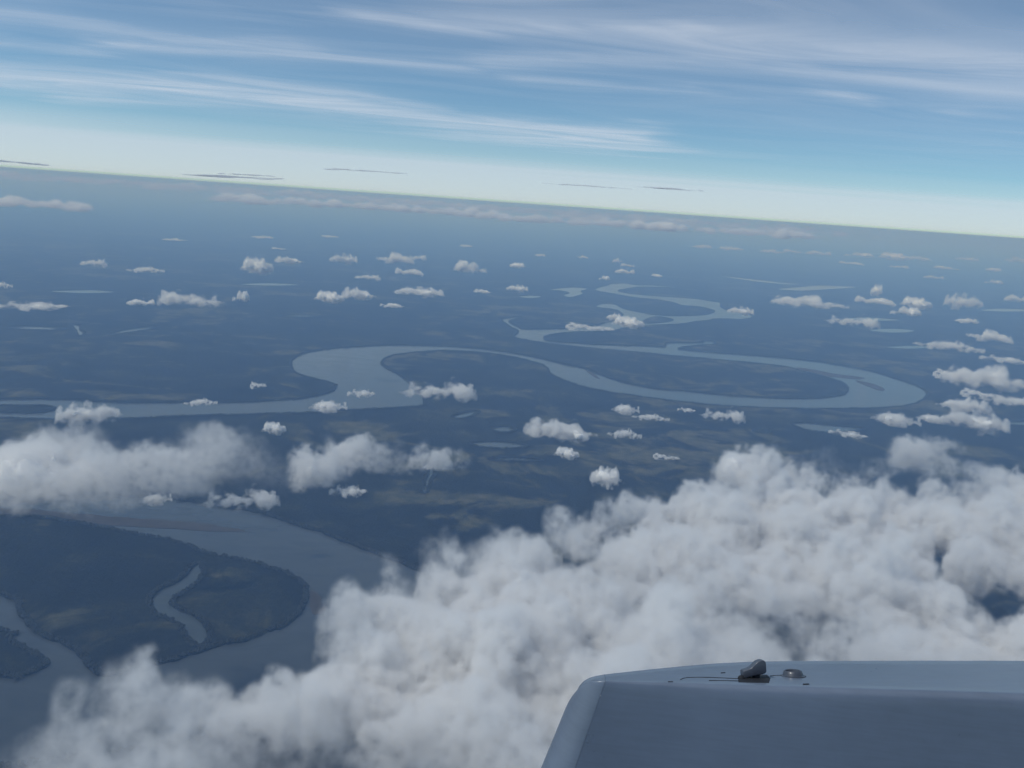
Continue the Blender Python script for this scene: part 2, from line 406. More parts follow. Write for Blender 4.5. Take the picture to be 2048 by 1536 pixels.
def caps(H, xs, ys, puffs):
    """height map of overlapping billows: the highest of the caps (x, y, z centre, radius, flatten)"""
    dx, dy = xs[1]-xs[0], ys[1]-ys[0]
    for (x, y, z, r, fl) in puffs:
        i0, i1 = max(0, int((x-r-xs[0])/dx)), min(len(xs), int((x+r-xs[0])/dx)+2)
        j0, j1 = max(0, int((y-r-ys[0])/dy)), min(len(ys), int((y+r-ys[0])/dy)+2)
        if i1 <= i0 or j1 <= j0: continue
        q = r*r-(xs[i0:i1, None]-x)**2-(ys[None, j0:j1]-y)**2
        c = z+fl*np.sqrt(np.maximum(q, 0)); c[q <= 0] = -1e9
        np.maximum(H[i0:i1, j0:j1], c, out=H[i0:i1, j0:j1])
    return H
def billow_density(xs, ys, zs, H, base, amp, soft, wl, rng, thin=None, fall=0.66):
    """density 0..1 below the height map H and above base, frayed by 3-D noise of amplitude amp and longest wave wl"""
    shape = (len(xs), len(ys), len(zs)); ext = (xs[-1]-xs[0], ys[-1]-ys[0], zs[-1]-zs[0])
    H = np.maximum(H, base-6*amp)
    d = np.minimum(H[:, :, None]-zs[None, None, :], (zs[None, None, :]-base)*1.0+0.5*soft)
    w, a = wl, amp
    vox = max(xs[1]-xs[0], 1e-9)
    for o in range(5):
        if w < 1.8*vox: break
        n = noise3(shape, [e/w for e in ext], rng)
        d = d+a*(n if o > 1 else (1.7*np.abs(n)-0.9)); w *= 0.5; a *= fall
    rho = np.clip(d/soft, 0, 1)
    if thin is not None: rho *= thin[:, :, None]
    rho[0] = rho[-1] = 0; rho[:, 0] = rho[:, -1] = 0; rho[:, :, 0] = rho[:, :, -1] = 0
    core = np.clip(d/(2.5*soft), 0, 1).astype(np.float32)
    if thin is not None: core *= np.clip((thin-0.55)/0.35, 0, 1)[:, :, None]
    core[0] = core[-1] = 0; core[:, 0] = core[:, -1] = 0; core[:, :, 0] = core[:, :, -1] = 0
    return rho*rho*(3-2*rho), core

# --- free-standing small cumulus: a few builds, copied
def small_cloud(seed, puffs, n=(108, 74, 48), amp=0.05, soft=0.085, wl=0.24, dens=17.0, zmax=0.56, iso=0.7):
    rng = np.random.default_rng(seed)
    xs = np.linspace(-0.76, 0.76, n[0]); ys = np.linspace(-0.52, 0.52, n[1]); zs = np.linspace(-0.12, zmax, n[2])
    H = np.full((n[0], n[1]), -1e9); pf = list(puffs)
    H = caps(H, xs, ys, pf)
    extra = []
    for k in range(70):
        x, y, z, r, fl = pf[rng.integers(len(puffs))]
        an, rr = rng.uniform(0, 2*PI), r*math.sqrt(rng.uniform(0.02, 0.95))
        r2 = rng.uniform(0.05, 0.10); zz = z+fl*math.sqrt(max(r*r-rr*rr, 0))
        extra.append((x+rr*math.cos(an), y+rr*math.sin(an), zz-0.35*r2, r2, 0.8))
    H = caps(H, xs, ys, extra)
    rho = billow_density(xs, ys, zs, H, 0.0, amp, soft, wl, rng, fall=0.72)
    lo = (xs[0], ys[0], zs[0]); hi = (xs[-1], ys[-1], zs[-1])
    return build_density(rho, lo, hi, mat_veil('cloud_veil', dens, 8.0), iso)
T = []
rs = np.random.default_rng(5)
def rand_puffs(k, spread, hmax, peak=0.0):
    out = [(-0.22, 0, -0.06, 0.24, 0.7), (0.2, 0.02, -0.06, 0.24, 0.7), (0, -0.04, -0.06, 0.27, 0.75)]
    for i in range(k):
        x = rs.uniform(-spread, spread); y = rs.uniform(-0.2, 0.2)*(1-abs(x)); f = max(0, 1-abs(x-peak)/0.6)
        r = rs.uniform(0.09, 0.14)+0.06*f
        out.append((x, y, -0.03+hmax*f*rs.uniform(0.3, 1.0)-r*0.3, r, rs.uniform(0.75, 1.0)))
    return out
for k, (np_, spread, hm, pk) in enumerate([(9,.40,.26,-.1),(12,.44,.20,.2),(10,.42,.24,-.3),(14,.46,.16,0),(11,.44,.22,.3),(8,.38,.30,0),(13,.45,.19,-.2)]):
    pf = rand_puffs(np_, spread, hm, pk)
    if k == 2: pf += [(-0.27, 0, 0.08, 0.17, 1.0), (0.24, 0.03, 0.06, 0.16, 1.0)]
    T.append(small_cloud(k+1, pf))
WISPS = [small_cloud(20+k, rand_puffs(7, 0.46, 0.12, pk), dens=15.0, amp=0.06, soft=0.09, iso=0.8) for k, pk in enumerate((0, -.3, .3, .1))]
WISP_N = [0]
def WISP():
    WISP_N[0] += 1; return WISPS[WISP_N[0] % 4]

def put(t, px, py, w, h, label, group=None, zb=1300.0, depth=0.9, flip=False, name='cumulus_cloud'):
    """px, py: middle of the cloud's base in the photograph; w, h: its width and height there"""
    if callable(t): t = t()
    p = at_z(px, py, zb); dist = (p-CAMP).dot(fw)
    W = w/F*dist*0.88
    Hm = max(h/F*dist, 0.12*W)
    az = math.atan2(-p.x, p.y)
    rz = az-ROLL*0.0+(PI if flip else 0)
    return place(name, t, p, (W, W*depth, Hm/0.38), rz, label, group)

G_F = 'scattered small cumulus beyond the river bends'
LF = 'small white cumulus cloud drifting over forest beyond the wide river bend'
FL = {0: 'biggest of the small white cumulus over forest beyond the wide river bend', 3: 'higher cumulus of a touching pair beyond the wide river bend', 4: 'lower cumulus of a touching pair beyond the wide river bend',
      10: 'tiny white cloud of three stacked beyond the far river loop', 11: 'tiny white cloud of three stacked beyond the far river loop', 12: 'tiny white cloud of three stacked beyond the far river loop',
      13: 'tiny white cloud right behind the first loop of the far river', 14: 'tiny flat cloud behind the thin arm of the far river loop', 16: 'small ragged cloud beside the pale lake near the far river loop', 15: 'very small flat cloud short of the pale lake near the river loop'}
G_L = 'dim cumulus over the dark forest across the river'
LL = 'dim cumulus in the side-by-side pair over dark forest across the river'
LW = 'faint blurred wisp of cloud over the dark forest across the river'
DL = {2: 'long lumpy dim cumulus over the dark forest across the river', 3: 'small dim cloud at the tail of the long lumpy cumulus over dark forest', 4: 'narrow upright dim cloud beside the long lumpy cumulus over dark forest', 7: 'long flat dim cloud between the side-by-side pair and the far river loops'}
for i, (x, y, w, h) in enumerate([(510,538,84,34),(582,523,62,16),(688,523,66,22),(790,521,80,24),(832,517,40,14),(815,546,60,16),(937,540,72,24),(1037,533,42,11),(1078,511,26,6),(932,493,28,6),
     (1235,523,22,11),(1258,532,32,8),(1252,545,42,12),(1210,558,24,9),(1312,552,30,6),(968,584,40,9),(1035,580,52,15),(1165,515,24,6)]):
    put(T[i % 7], x, y, w, h, FL.get(i, LF), G_F, flip=i % 2 == 1)
for i, (x, y, w, h, wisp) in enumerate([(190,528,56,24,1),(290,541,66,16,1),(390,604,130,34,0),(285,607,56,15,0),(484,598,36,22,0),(655,598,78,24,0),(722,592,74,28,0),(840,588,116,20,0),(785,612,62,12,1),
     (70,612,160,22,1),(738,556,58,16,1),(0,572,40,18,1)]):
    put(WISP if wisp else T[(i+2) % 7], x, y, w, h, DL.get(i, LW if wisp else LL), G_L, flip=i % 2 == 0)
G_R = 'bright cumulus in a loose row past the farthest river bends'
LR = 'bright flat-based cumulus cloud in the loose row over the marshy plain'
RL = {0: 'longest bright flat-based cumulus heading the row over the marshy plain', 3: 'tallest bright cumulus within the row over the marshy plain', 4: 'wide bright cumulus floating in front of the row over the marshy plain',
      5: 'small bright cumulus tucked close under the row over the marshy plain', 6: 'tiny flat bright cloud in front of the tallest cumulus of the row', 7: 'bright cumulus standing apart in front of the row over the marsh', 9: 'small upright cloud rising behind the bright row over the plain'}
for i, (x, y, w, h) in enumerate([(1620,608,156,26),(1745,604,82,17),(1828,610,78,24),(1925,611,84,34),(1698,645,108,24),(1815,627,62,18),(1928,643,52,12),(1978,677,90,26),(2034,600,44,18),(1755,586,32,26)]):
    put(T[(i*2+3) % 7], x, y, w, h, RL.get(i, LR), G_R, flip=i % 2 == 1)
G_H = 'faint tiny clouds strung out in the far haze'
LH = 'faint tiny cloud strung out in the far pale haze'
for i, (x, y, w, h) in enumerate([(1400,494,46,8),(1462,499,54,9),(1545,504,50,8),(1588,504,40,9),(1640,508,52,10),(1722,512,60,9),(1785,516,80,16),(1845,519,50,10),(1935,520,50,9),(2030,522,44,14),
     (1795,534,40,7),(1700,527,50,6),(1890,537,50,6),(1990,541,40,7),(520,475,50,6),(660,474,40,5),(350,480,50,5),(560,498,30,5),(1870,556,40,8),(1990,566,36,8)]):
    put(T[(i+1) % 7], x, y, w, h, LH, G_H, flip=i % 2 == 1)
put(T[4], 868, 786, 158, 40, 'white cumulus cloud over the tip of land inside the wide river bend')
put(WISP, 655, 814, 96, 26, 'thin cloud wisp floating over the river where it narrows below the wide bend', name='wispy_cloud')
put(WISP, 725, 787, 66, 22, 'faint cloud puff over the open water of the wide bend', name='wispy_cloud')
put(WISP, 1175, 656, 110, 16, 'low flat cloud along the river channel beyond the horseshoe bend', name='wispy_cloud')
put(T[0], 1252, 648, 84, 24, 'cream cloud sitting across the split river channel by the small island')
put(T[1], 1224, 636, 36, 16, 'small puff beside the cream cloud on the split river channel')
put(T[2], 1482, 626, 62, 18, 'small cloud covering the pointed turn of the far river channel')
put(T[1], 1130, 866, 160, 46, 'white cumulus with a ragged trailing end over forest south of the horseshoe bend', flip=True)
put(WISP, 1248, 870, 64, 26, 'ragged scrap of cloud trailing off the white cumulus south of the horseshoe bend', name='wispy_cloud')
put(T[0], 1130, 909, 66, 24, 'small round cumulus between the forest ponds and the big cloud deck')
put(T[0], 1215, 962, 84, 40, 'plump small cumulus just off the edge of the big cloud deck', flip=True)
put(WISP, 1250, 820, 72, 24, 'thin cloud scrap over the near bank of the horseshoe bend', name='wispy_cloud')
put(T[4], 1440, 833, 92, 28, 'small cumulus on the near bank at the middle of the horseshoe bend')
put(WISP, 1375, 820, 44, 12, 'tiny wisp on the bank next to the small cumulus at the horseshoe bend', name='wispy_cloud')
put(T[3], 1985, 765, 190, 52, 'broad cumulus over forest outside the tip of the horseshoe bend')
put(WISP, 1905, 752, 90, 22, 'thin ragged shelf of cloud joined to the broad cumulus off the bend', name='wispy_cloud')
put(WISP, 1895, 694, 120, 26, 'dull thin cloud over the marshy plain below the bright row', name='wispy_cloud')
put(T[1], 1920, 815, 110, 34, 'frayed cumulus just outside the tip of the horseshoe bend')
put(T[2], 1950, 852, 150, 44, 'double-humped cumulus between the horseshoe bend and the big cloud deck')
put(WISP, 1790, 840, 120, 30, 'thin torn cloud on the bank below the tip of the horseshoe bend', name='wispy_cloud')
for x, y, w, h in ((2015,720,110,18),(1960,790,90,20),(2030,806,120,26),(1865,838,80,18),(1700,868,90,16),(1330,915,60,12),(1300,836,70,16)):
    put(WISP, x, y, w, h, 'low ragged wisp of cloud among the puffs by the horseshoe bend', 'ragged wisps by the horseshoe bend', name='wispy_cloud')
put(T[2], 175, 838, 140, 50, 'twin-topped pale cloud in front of the narrow river arm', flip=True)
put(T[0], 545, 860, 62, 26, 'lone small cloud on the forest between river arm and cloud bank')
put(T[4], 470, 1004, 160, 40, 'long low cloud at the bank of the near river')
put(WISP, 310, 1000, 80, 26, 'thin patch of cloud at the bank beside the long low cloud', name='wispy_cloud')
put(WISP, 700, 982, 90, 30, 'thin cloud scrap over pale clearings near the cloud bank', name='wispy_cloud')
put(T[1], 858, 935, 32, 12, 'tiny cloud at the head of the narrow forest creek')
put(WISP, 515, 772, 36, 18, 'small vapour puff over forest inside the wide bend', name='wispy_cloud')
put(WISP, 400, 806, 60, 18, 'thin vapour streak over the narrow river arm', name='wispy_cloud')

# --- large cloud bodies built at their own place
def blur(a, n):
    for _ in range(2):
        for ax in (0, 1):
            c = np.cumsum(np.pad(a, [(n+1, n) if k == ax else (0, 0) for k in (0, 1)], mode='edge'), ax)
            a = (np.take(c, range(2*n+1, c.shape[ax]), ax)-np.take(c, range(0, c.shape[ax]-2*n-1), ax))/(2*n+1)
    return a
def cloud_body(name, label, polys, holes, thins, ztop, base, zmax, vox, seed, dens, rbig, rsmall, nbig, nsmall, amp=30., soft=75., wl=240., relief=60., iso=0.95, crease=0., fall=0.72, vz=None, pad=200, edge=70., lowsc=1.0, patchy=0.0, sink=0.75):
    rng = np.random.default_rng(seed)
    wp = [[tuple(at_z(x, y, ztop)[:2]) for x, y in p] for p in polys]; wh = [[tuple(at_z(x, y, ztop)[:2]) for x, y in p] for p in holes]
    P = np.array([q for p in wp for q in p]); z0 = base-70
    x0, y0 = P.min(0)-pad; x1, y1 = P.max(0)+pad
    n = [int((b-a)/q)+1 for a, b, q in ((x0, x1, vox), (y0, y1, vox), (z0, zmax, vz or vox))]
    xs = np.linspace(x0, x1, n[0]); ys = np.linspace(y0, y1, n[1]); zs = np.linspace(z0, zmax, n[2])
    X, Y = np.meshgrid(xs, ys, indexing='ij')
    mask = np.zeros(X.shape, bool)
    for p in wp: mask |= inside(p, X, Y)
    for p in wh: mask &= ~inside(p, X, Y)
    cov = blur(mask.astype(np.float32), max(1, int(edge/vox)))
    lowf = noise2(X.shape, ((x1-x0)/900/lowsc, (y1-y0)/700/lowsc), rng)*relief
    idx = np.argwhere(mask & (cov > 0.35))
    def sample(k):
        s = idx[rng.integers(0, len(idx), k)]; return s, xs[s[:, 0]]+rng.uniform(-vox, vox, k), ys[s[:, 1]]+rng.uniform(-vox, vox, k)
    H = np.full(X.shape, -1e9); pf = []
    s, px_, py_ = sample(nbig)
    for (i, j), x, y in zip(s, px_, py_):
        c = cov[i, j]; r = rng.uniform(*rbig)*(0.45+0.55*c)
        pf.append((x, y, base+(ztop-base)*(0.25+0.75*c)-sink*r+lowf[i, j]*c+rng.normal(0, 18), r, rng.uniform(.8, 1.05)))
    H = caps(H, xs, ys, pf); pf = []
    s, px_, py_ = sample(nsmall)
    for (i, j), x, y in zip(s, px_, py_):
        if H[i, j] < 0: continue
        r = rng.uniform(*rsmall); pf.append((x, y, H[i, j]-r*rng.uniform(.35, .75), r, 0.9))
    H = caps(H, xs, ys, pf)
    if crease:
        nn = noise2(X.shape, ((x1-x0)/420, (y1-y0)/330), rng); mk = np.clip(0.5+0.6*noise2(X.shape, ((x1-x0)/900, (y1-y0)/800), rng), 0, 1.2)
        H = H-crease*mk*np.clip(1-np.abs(nn)/0.35, 0, 1)
    th = np.clip(0.35+(cov-0.45)*1.7, 0.15, 1).astype(np.float32)
    if patchy:
        pn = noise2(X.shape, ((x1-x0)/520, (y1-y0)/430), rng)+0.6*noise2(X.shape, ((x1-x0)/230, (y1-y0)/190), rng)
        th *= np.clip(1-patchy*0.5+patchy*0.75*pn, 0.12, 1)
    if thins:
        for p, k in thins:
            q = inside([tuple(at_z(x, y, ztop)[:2]) for x, y in p], X, Y); th[q] = np.minimum(th[q], k)
        th = blur(th, max(1, int(110/vox)))
    rho = billow_density(xs, ys, zs, H, base, amp, soft, wl, rng, thin=th, fall=fall)
    c = Vector(((x0+x1)/2, (y0+y1)/2, base))
    lo = (x0-c.x, y0-c.y, z0-c.z); hi = (x1-c.x, y1-c.y, zmax-c.z)
    D = build_density(rho, lo, hi, mat_veil('cloud_veil', dens, 0.022 if vz is None else 0.0), iso)
    return place(name, D, c, (1, 1, 1), 0, label)

DECK = [(-60,1700),(-40,1540),(60,1430),(120,1375),(190,1352),(250,1322),(300,1290),(350,1293),(400,1288),(440,1302),(482,1345),(520,1322),(560,1292),(640,1278),(700,1290),(640,1240),(690,1190),(670,1165),(720,1135),
 (800,1130),(825,1095),(870,1082),(930,1068),(1000,1042),(1065,1030),(1150,1002),(1250,988),(1310,990),(1290,963),(1400,955),(1560,960),(1700,955),(1850,950),(1950,940),(2060,938),(2300,950),(2700,1000),(2700,1800),(1000,1900),(0,1800)]
HOLES = [[(1870,1095),(1960,1108),(2080,1125),(2100,1215),(2000,1212),(1940,1175),(1880,1140)],
 [(1060,1425),(1100,1415),(1140,1440),(1110,1480),(1075,1470)]]
THIN = [([(-100,1300),(300,1270),(420,1420),(300,1600),(-100,1700)],0.32),([(600,1150),(820,1130),(900,1230),(780,1300),(620,1280)],0.55)]
cloud_body('cloud_deck', 'wide lumpy white cloud deck spreading below the aircraft engine', [DECK], HOLES, THIN, 1570, 1385, 1760, 10.5, 21, 0.029, (55,135), (22,50), 1250, 2800,
 amp=50., soft=58., wl=210., relief=28., iso=0.8, crease=60., patchy=0.55)
cloud_body('cloud_bank', 'puffy grey-white cloud bank lying beyond the edge of the wide cloud deck',
 [[(1425,945),(1432,905),(1480,896),(1520,884),(1580,888),(1640,882),(1720,896),(1770,900),(1745,935),(1600,945)],[(1770,905),(1790,868),(1850,852),(1925,864),(1945,890),(1930,915),(1850,920)]],
 [], [], 1540, 1385, 1720, 11.0, 22, 0.026, (50,115), (22,48), 150, 480, amp=46., soft=54., iso=0.8, crease=30., wl=190., patchy=0.8)
cloud_body('cumulus_bank', 'tall domed cumulus bank above the bend of the near river',
 [[(-160,950),(-120,895),(0,880),(60,866),(120,852),(180,852),(230,880),(262,912),(320,895),(370,872),(420,858),(480,866),(520,898),(565,922),(540,932),(470,932),(400,942),(300,944),(240,955),(120,962),(0,962)]],
 [], [([(-200,945),(350,945),(350,1050),(-200,1050)],0.6)], 1550, 1400, 1800, 11.0, 23, 0.018, (55,140), (24,55), 170, 650, amp=50., soft=58., iso=0.8, crease=50., wl=200., patchy=0.65)
cloud_body('cumulus_string', 'string of low rounded cumulus trailing off the tall domed bank',
 [[(570,932),(590,908),(640,908),(660,876),(700,863),(750,869),(800,882),(835,902),(860,880),(900,874),(945,884),(935,896),(890,906),(800,914),(690,930),(620,940)]],
 [], [], 1450, 1350, 1600, 11.0, 24, 0.027, (42,90), (20,42), 100, 360, amp=40., soft=46., iso=0.8, crease=30., wl=160., patchy=0.6)

# ------------------------------------------------------------------ far cloud shelves and the high cirrus
def shelf(px0, py0, px1, py1, th, zb, label, t=T[3], name='cloud_shelf', depth=0.12, group=None):
    a, b = at_z(px0, py0, zb), at_z(px1, py1, zb); mid = (a+b)/2; W = (b-a).length
    return place(name, t, mid, (W, W*depth, th/0.3), math.atan2(b.y-a.y, b.x-a.x), label, group)
def strip(name, label, pts, hw, z, seed, vox, thick=90., rb=(120,260), n=(130, 320)):
    up_ = [(x, y-hw) for x, y in pts]; dn = [(x, y+hw) for x, y in pts][::-1]
    cloud_body(name, label, [up_+dn], [], [], z, z-thick, z+190, vox, seed, 0.014, rb, (60,120), n[0], n[1], amp=34., soft=70., wl=420., relief=12., iso=0.8, fall=0.7, sink=0.93, vz=26., pad=500, edge=220., lowsc=3.0)
strip('cloud_shelf', 'white cloud shelf low in the haze over the forest horizon', [(-220,384),(-60,391),(60,399),(180,408)], 2.5, 2420, 31, 45.)
strip('cloud_shelf', 'long thin white cloud line stretched under the hazy horizon', [(420,388),(600,398),(800,411),(1020,427)], 1.7, 2760, 32, 60.)
strip('cloud_shelf', 'pale cloud line running on along the hazy horizon past the river', [(1000,428),(1250,442),(1450,456),(1640,468)], 1.5, 2760, 33, 60.)
cloud_body('cloud_sheet', 'broken grey cloud sheet lying flat along the horizon', [[(-250,325),(200,355),(700,389),(1300,432),(1700,461),(1700,466),(1250,438),(700,396),(200,362),(-250,334)]], [], [], 2845, 2770, 2955, 150., 34, 0.0042, (220,480), (150,240), 900, 1200,
  amp=28., soft=60., wl=900., relief=8., iso=0.8, fall=0.7, sink=0.98, vz=24., pad=900, edge=500., lowsc=5.0)
G_S = 'slivers of cloud hanging just above the horizon'
for px0, py0, px1, py1, th, z, lab in [(380,351,560,358,150,3420,'flat dark cloud sliver hugging the horizon line'),(440,347,565,354,120,3560,'thin dark cloud sliver lying above the flat one on the horizon'),
     (640,337,805,347,130,4060,'lone dark cloud sliver in the white sky over the flat ones'),(1095,367,1245,377,120,4480,'thin dark cloud sliver in the white sky beside a longer one'),(1255,372,1415,383,130,4480,'longer dark cloud sliver in the pale sky over the river horizon'),
     (-30,318,70,330,170,3420,'lumpy dark cloud fragment at the horizon over the dim forest')]:
    shelf(px0, py0, px1, py1, th, z, lab, WISP(), 'cloud_sliver', 0.2, G_S)

def cirrus():
    nx, ny = 560, 320
    xs = np.linspace(-380e3, 380e3, nx); ys = np.concatenate([np.linspace(-60e3, 200e3, ny-60), np.geomspace(205e3, 2200e3, 60)]); z = 9000.0
    X, Y = np.meshgrid(xs, ys, indexing='ij'); X = X*np.maximum(1, Y/560e3); P = np.stack([X, Y, np.full_like(X, z)], -1).reshape(-1, 3)
    u, v = to_px(P); ok = (P[:, 1] > 8000)
    S = [([(-600,90),(0,152),(200,165),(420,180),(640,200),(800,228),(950,255),(1080,268),(1260,279)],24,.95),([(150,192),(420,205),(700,228),(1000,262)],16,.6),([(330,150),(500,165),(700,185),(900,215)],8,.5),
     ([(-300,0),(80,25),(220,60),(420,85),(620,100)],22,.45),([(-200,60),(60,92),(200,110)],10,.3),([(200,90),(480,112),(700,122),(950,142)],9,.5),([(720,32),(850,52),(1000,72),(1150,60),(1350,45)],14,.6),
     ([(950,25),(1200,50),(1500,90),(1800,120),(2200,150)],45,.45),([(1000,130),(1250,125),(1500,120),(1760,100)],16,.35),([(1030,163),(1300,180),(1430,182)],8,.35),([(1690,186),(1780,205)],9,.5),
     ([(1600,140),(1850,165),(2000,185),(2300,200)],14,.35),([(1250,252),(1330,246)],5,.4),([(600,280),(780,290)],4,.4),([(1900,230),(1980,240)],6,.35)]
    rw = np.random.default_rng(8); wx = noise2((nx, ny), (70, 60), rw).ravel(); wy = noise2((nx, ny), (160, 90), rw).ravel()
    v = v+7*wx+5*wy; u = u+40*wy
    al = np.zeros(len(P))
    for pts, hw, k in S:
        best = np.full(len(P), 1e9)
        for (xa, ya), (xb, yb) in zip(pts[:-1], pts[1:]):
            t = np.clip(((u-xa)*(xb-xa)+(v-ya)*(yb-ya))/((xb-xa)**2+(yb-ya)**2), 0, 1)
            best = np.minimum(best, np.hypot((u-xa-t*(xb-xa))*0.35, v-ya-t*(yb-ya)))
        al = np.maximum(al, 0.68*k*np.exp(-(best/hw)**2))
    rng = np.random.default_rng(3)
    nz = noise2((nx, ny), (14, 24), rng).ravel()
    D = np.hypot(P[:, 0], P[:, 1])
    sm = lambda a, b, x: np.clip((x-a)/(b-a), 0, 1)**2*(3-2*np.clip((x-a)/(b-a), 0, 1))
    far = 0.62*sm(85e3, 190e3, D+0.35*np.abs(P[:, 0]-20e3)*0-0.35*P[:, 0]+9e3*nz)   # a sheet that thickens with distance
    veil = np.clip(0.55+0.5*nz, 0, 1)*(1-sm(70e3, 120e3, D))
    al = np.where(ok, al, np.clip(0.25+0.35*nz, 0, 0.8))
    far = np.where(ok, far, 0.0)
    fs = [(i*ny+j, (i+1)*ny+j, (i+1)*ny+j+1, i*ny+j+1) for i in range(nx-1) for j in range(ny-1)]
    m, nt, out, N, L = new_mat('cirrus_veil')
    at = N('ShaderNodeAttribute', attribute_name='streak'); g = N('ShaderNodeNewGeometry')
    mp = N('ShaderNodeMapping'); mp.inputs['Rotation'].default_value = (0, 0, -0.47); mp.inputs['Scale'].default_value = (0.00006, 0.00014, 1)
    L(g.outputs['Position'], mp.inputs['Vector'])
    n = N('ShaderNodeTexNoise'); n.inputs['Scale'].default_value = 1.0; n.inputs['Detail'].default_value = 6.0; n.inputs['Roughness'].default_value = 0.56; n.inputs['Distortion'].default_value = 1.6
    L(mp.outputs[0], n.inputs['Vector'])
    r = ramp(N, [(0.30, (0.36,)*3), (0.64, (1.0,)*3)]); L(n.outputs[0], r.inputs[0])
    b0 = ramp(N, [(0.36, (0.10,)*3), (0.72, (0.27,)*3)]); L(n.outputs[0], b0.inputs[0]); av = N('ShaderNodeAttribute', attribute_name='veil')
    base = N('ShaderNodeMath', operation='MULTIPLY'); L(b0.outputs[0], base.inputs[0]); L(av.outputs['Fac'], base.inputs[1])
    mu = N('ShaderNodeMath', operation='MULTIPLY'); L(at.outputs['Fac'], mu.inputs[0]); L(r.outputs[0], mu.inputs[1])
    ad = N('ShaderNodeMath', operation='ADD'); ad.use_clamp = True; L(mu.outputs[0], ad.inputs[0]); L(base.outputs[0], ad.inputs[1])
    af = N('ShaderNodeAttribute', attribute_name='far'); mxm = N('ShaderNodeMath', operation='MAXIMUM'); L(ad.outputs[0], mxm.inputs[0]); L(af.outputs['Fac'], mxm.inputs[1])
    tr = N('ShaderNodeBsdfTransparent'); tl = N('ShaderNodeBsdfTranslucent'); tl.inputs['Color'].default_value = (0.97, 0.97, 0.97, 1)
    df = N('ShaderNodeBsdfDiffuse'); df.inputs['Color'].default_value = (0.9, 0.9, 0.9, 1)
    m1 = N('ShaderNodeMixShader'); m1.inputs[0].default_value = 0.08; L(tl.outputs[0], m1.inputs[1]); L(df.outputs[0], m1.inputs[2])
    m2 = N('ShaderNodeMixShader'); L(mxm.outputs[0], m2.inputs[0]); L(tr.outputs[0], m2.inputs[1]); L(m1.outputs[0], m2.inputs[2])
    L(m2.outputs[0], out.inputs['Surface'])
    o = mesh_obj('cirrus_clouds', P, fs, m, smooth=True)
    a = o.data.attributes.new('streak', 'FLOAT', 'POINT'); a.data.foreach_set('value', al.astype(np.float32))
    a = o.data.attributes.new('far', 'FLOAT', 'POINT'); a.data.foreach_set('value', far.astype(np.float32))
    a = o.data.attributes.new('veil', 'FLOAT', 'POINT'); a.data.foreach_set('value', veil.astype(np.float32))
    tag(o, 'thin streaky white cirrus veil high in the blue sky', 'clouds', kind='stuff')
cirrus()

# ------------------------------------------------------------------ the aircraft's own engine nacelle, about 2.4 m from the eye
def mat_paint(name, col, rough, spec=0.5, coat=0.3):
    m, nt, out, N, L = new_mat(name)
    b = N('ShaderNodeBsdfPrincipled'); b.inputs['Coat Weight'].default_value = coat; b.inputs['Coat Roughness'].default_value = 0.2
    b.inputs['Specular IOR Level'].default_value = spec
    tc = N('ShaderNodeTexCoord')
    n = N('ShaderNodeTexNoise'); n.inputs['Scale'].default_value = 3.0; n.inputs['Detail'].default_value = 6; n.inputs['Roughness'].default_value = 0.65; L(tc.outputs['Object'], n.inputs['Vector'])
    r = ramp(N, [(0.3, tuple(c*0.88 for c in col)), (0.7, tuple(min(1, c*1.1) for c in col))]); L(n.outputs[0], r.inputs[0])
    mp = N('ShaderNodeMapping'); mp.inputs['Scale'].default_value = (4, 4, 60); L(tc.outputs['Object'], mp.inputs['Vector'])
    n2 = N('ShaderNodeTexNoise'); n2.inputs['Scale'].default_value = 2.0; n2.inputs['Detail'].default_value = 3; L(mp.outputs[0], n2.inputs['Vector'])
    r2 = ramp(N, [(0.35, (0.9,)*3), (0.6, (1, 1, 1))]); L(n2.outputs[0], r2.inputs[0])
    mx = N('ShaderNodeMix', data_type='RGBA', blend_type='MULTIPLY'); mx.inputs[0].default_value = 0.6; L(r.outputs[0], mx.inputs[6]); L(r2.outputs[0], mx.inputs[7])
    L(mx.outputs[2], b.inputs['Base Color'])
    rr = ramp(N, [(0.3, (rough*0.8,)*3), (0.75, (rough*1.3,)*3)]); L(n.outputs[0], rr.inputs[0]); L(rr.outputs[0], b.inputs['Roughness'])
    L(b.outputs[0], out.inputs['Surface'])
    return m
M_paint = mat_paint('grey_blue_paint', (0.145, 0.183, 0.245), 0.34)
M_lip = mat_paint('pale_lip_paint', (0.17, 0.21, 0.27), 0.40)
M_dark = mat_paint('dark_rubber', (0.018, 0.02, 0.026), 0.6, 0.3, 0.0)
M_metal = mat_paint('grey_fitting', (0.062, 0.074, 0.098), 0.45)
NEARF = lambda x: 1363+(x-1210)*0.033
NEARD = lambda x: 2.40-(x-1210)*0.00012
FX = [1150,1165,1185,1210,1300,1420,1480,1540,1700,2048,2600]; FY = [1372,1364,1358.5,1354.5,1344,1332.5,1329,1327,1326,1326,1330]; FD = [2.50,2.47,2.455,2.46,2.56,2.68,2.73,2.76,2.77,2.74,2.70]
def top_point(x, t, drop=0.0):                                   # t 0 near edge .. 1 far edge, on the crowned top
    y0, y1 = NEARF(x), float(np.interp(x, FX, FY)); d0, d1 = NEARD(x), float(np.interp(x, FX, FD))
    return at_d(x, y0+(y1-y0)*(t**0.85)+drop, d0+(d1-d0)*t)
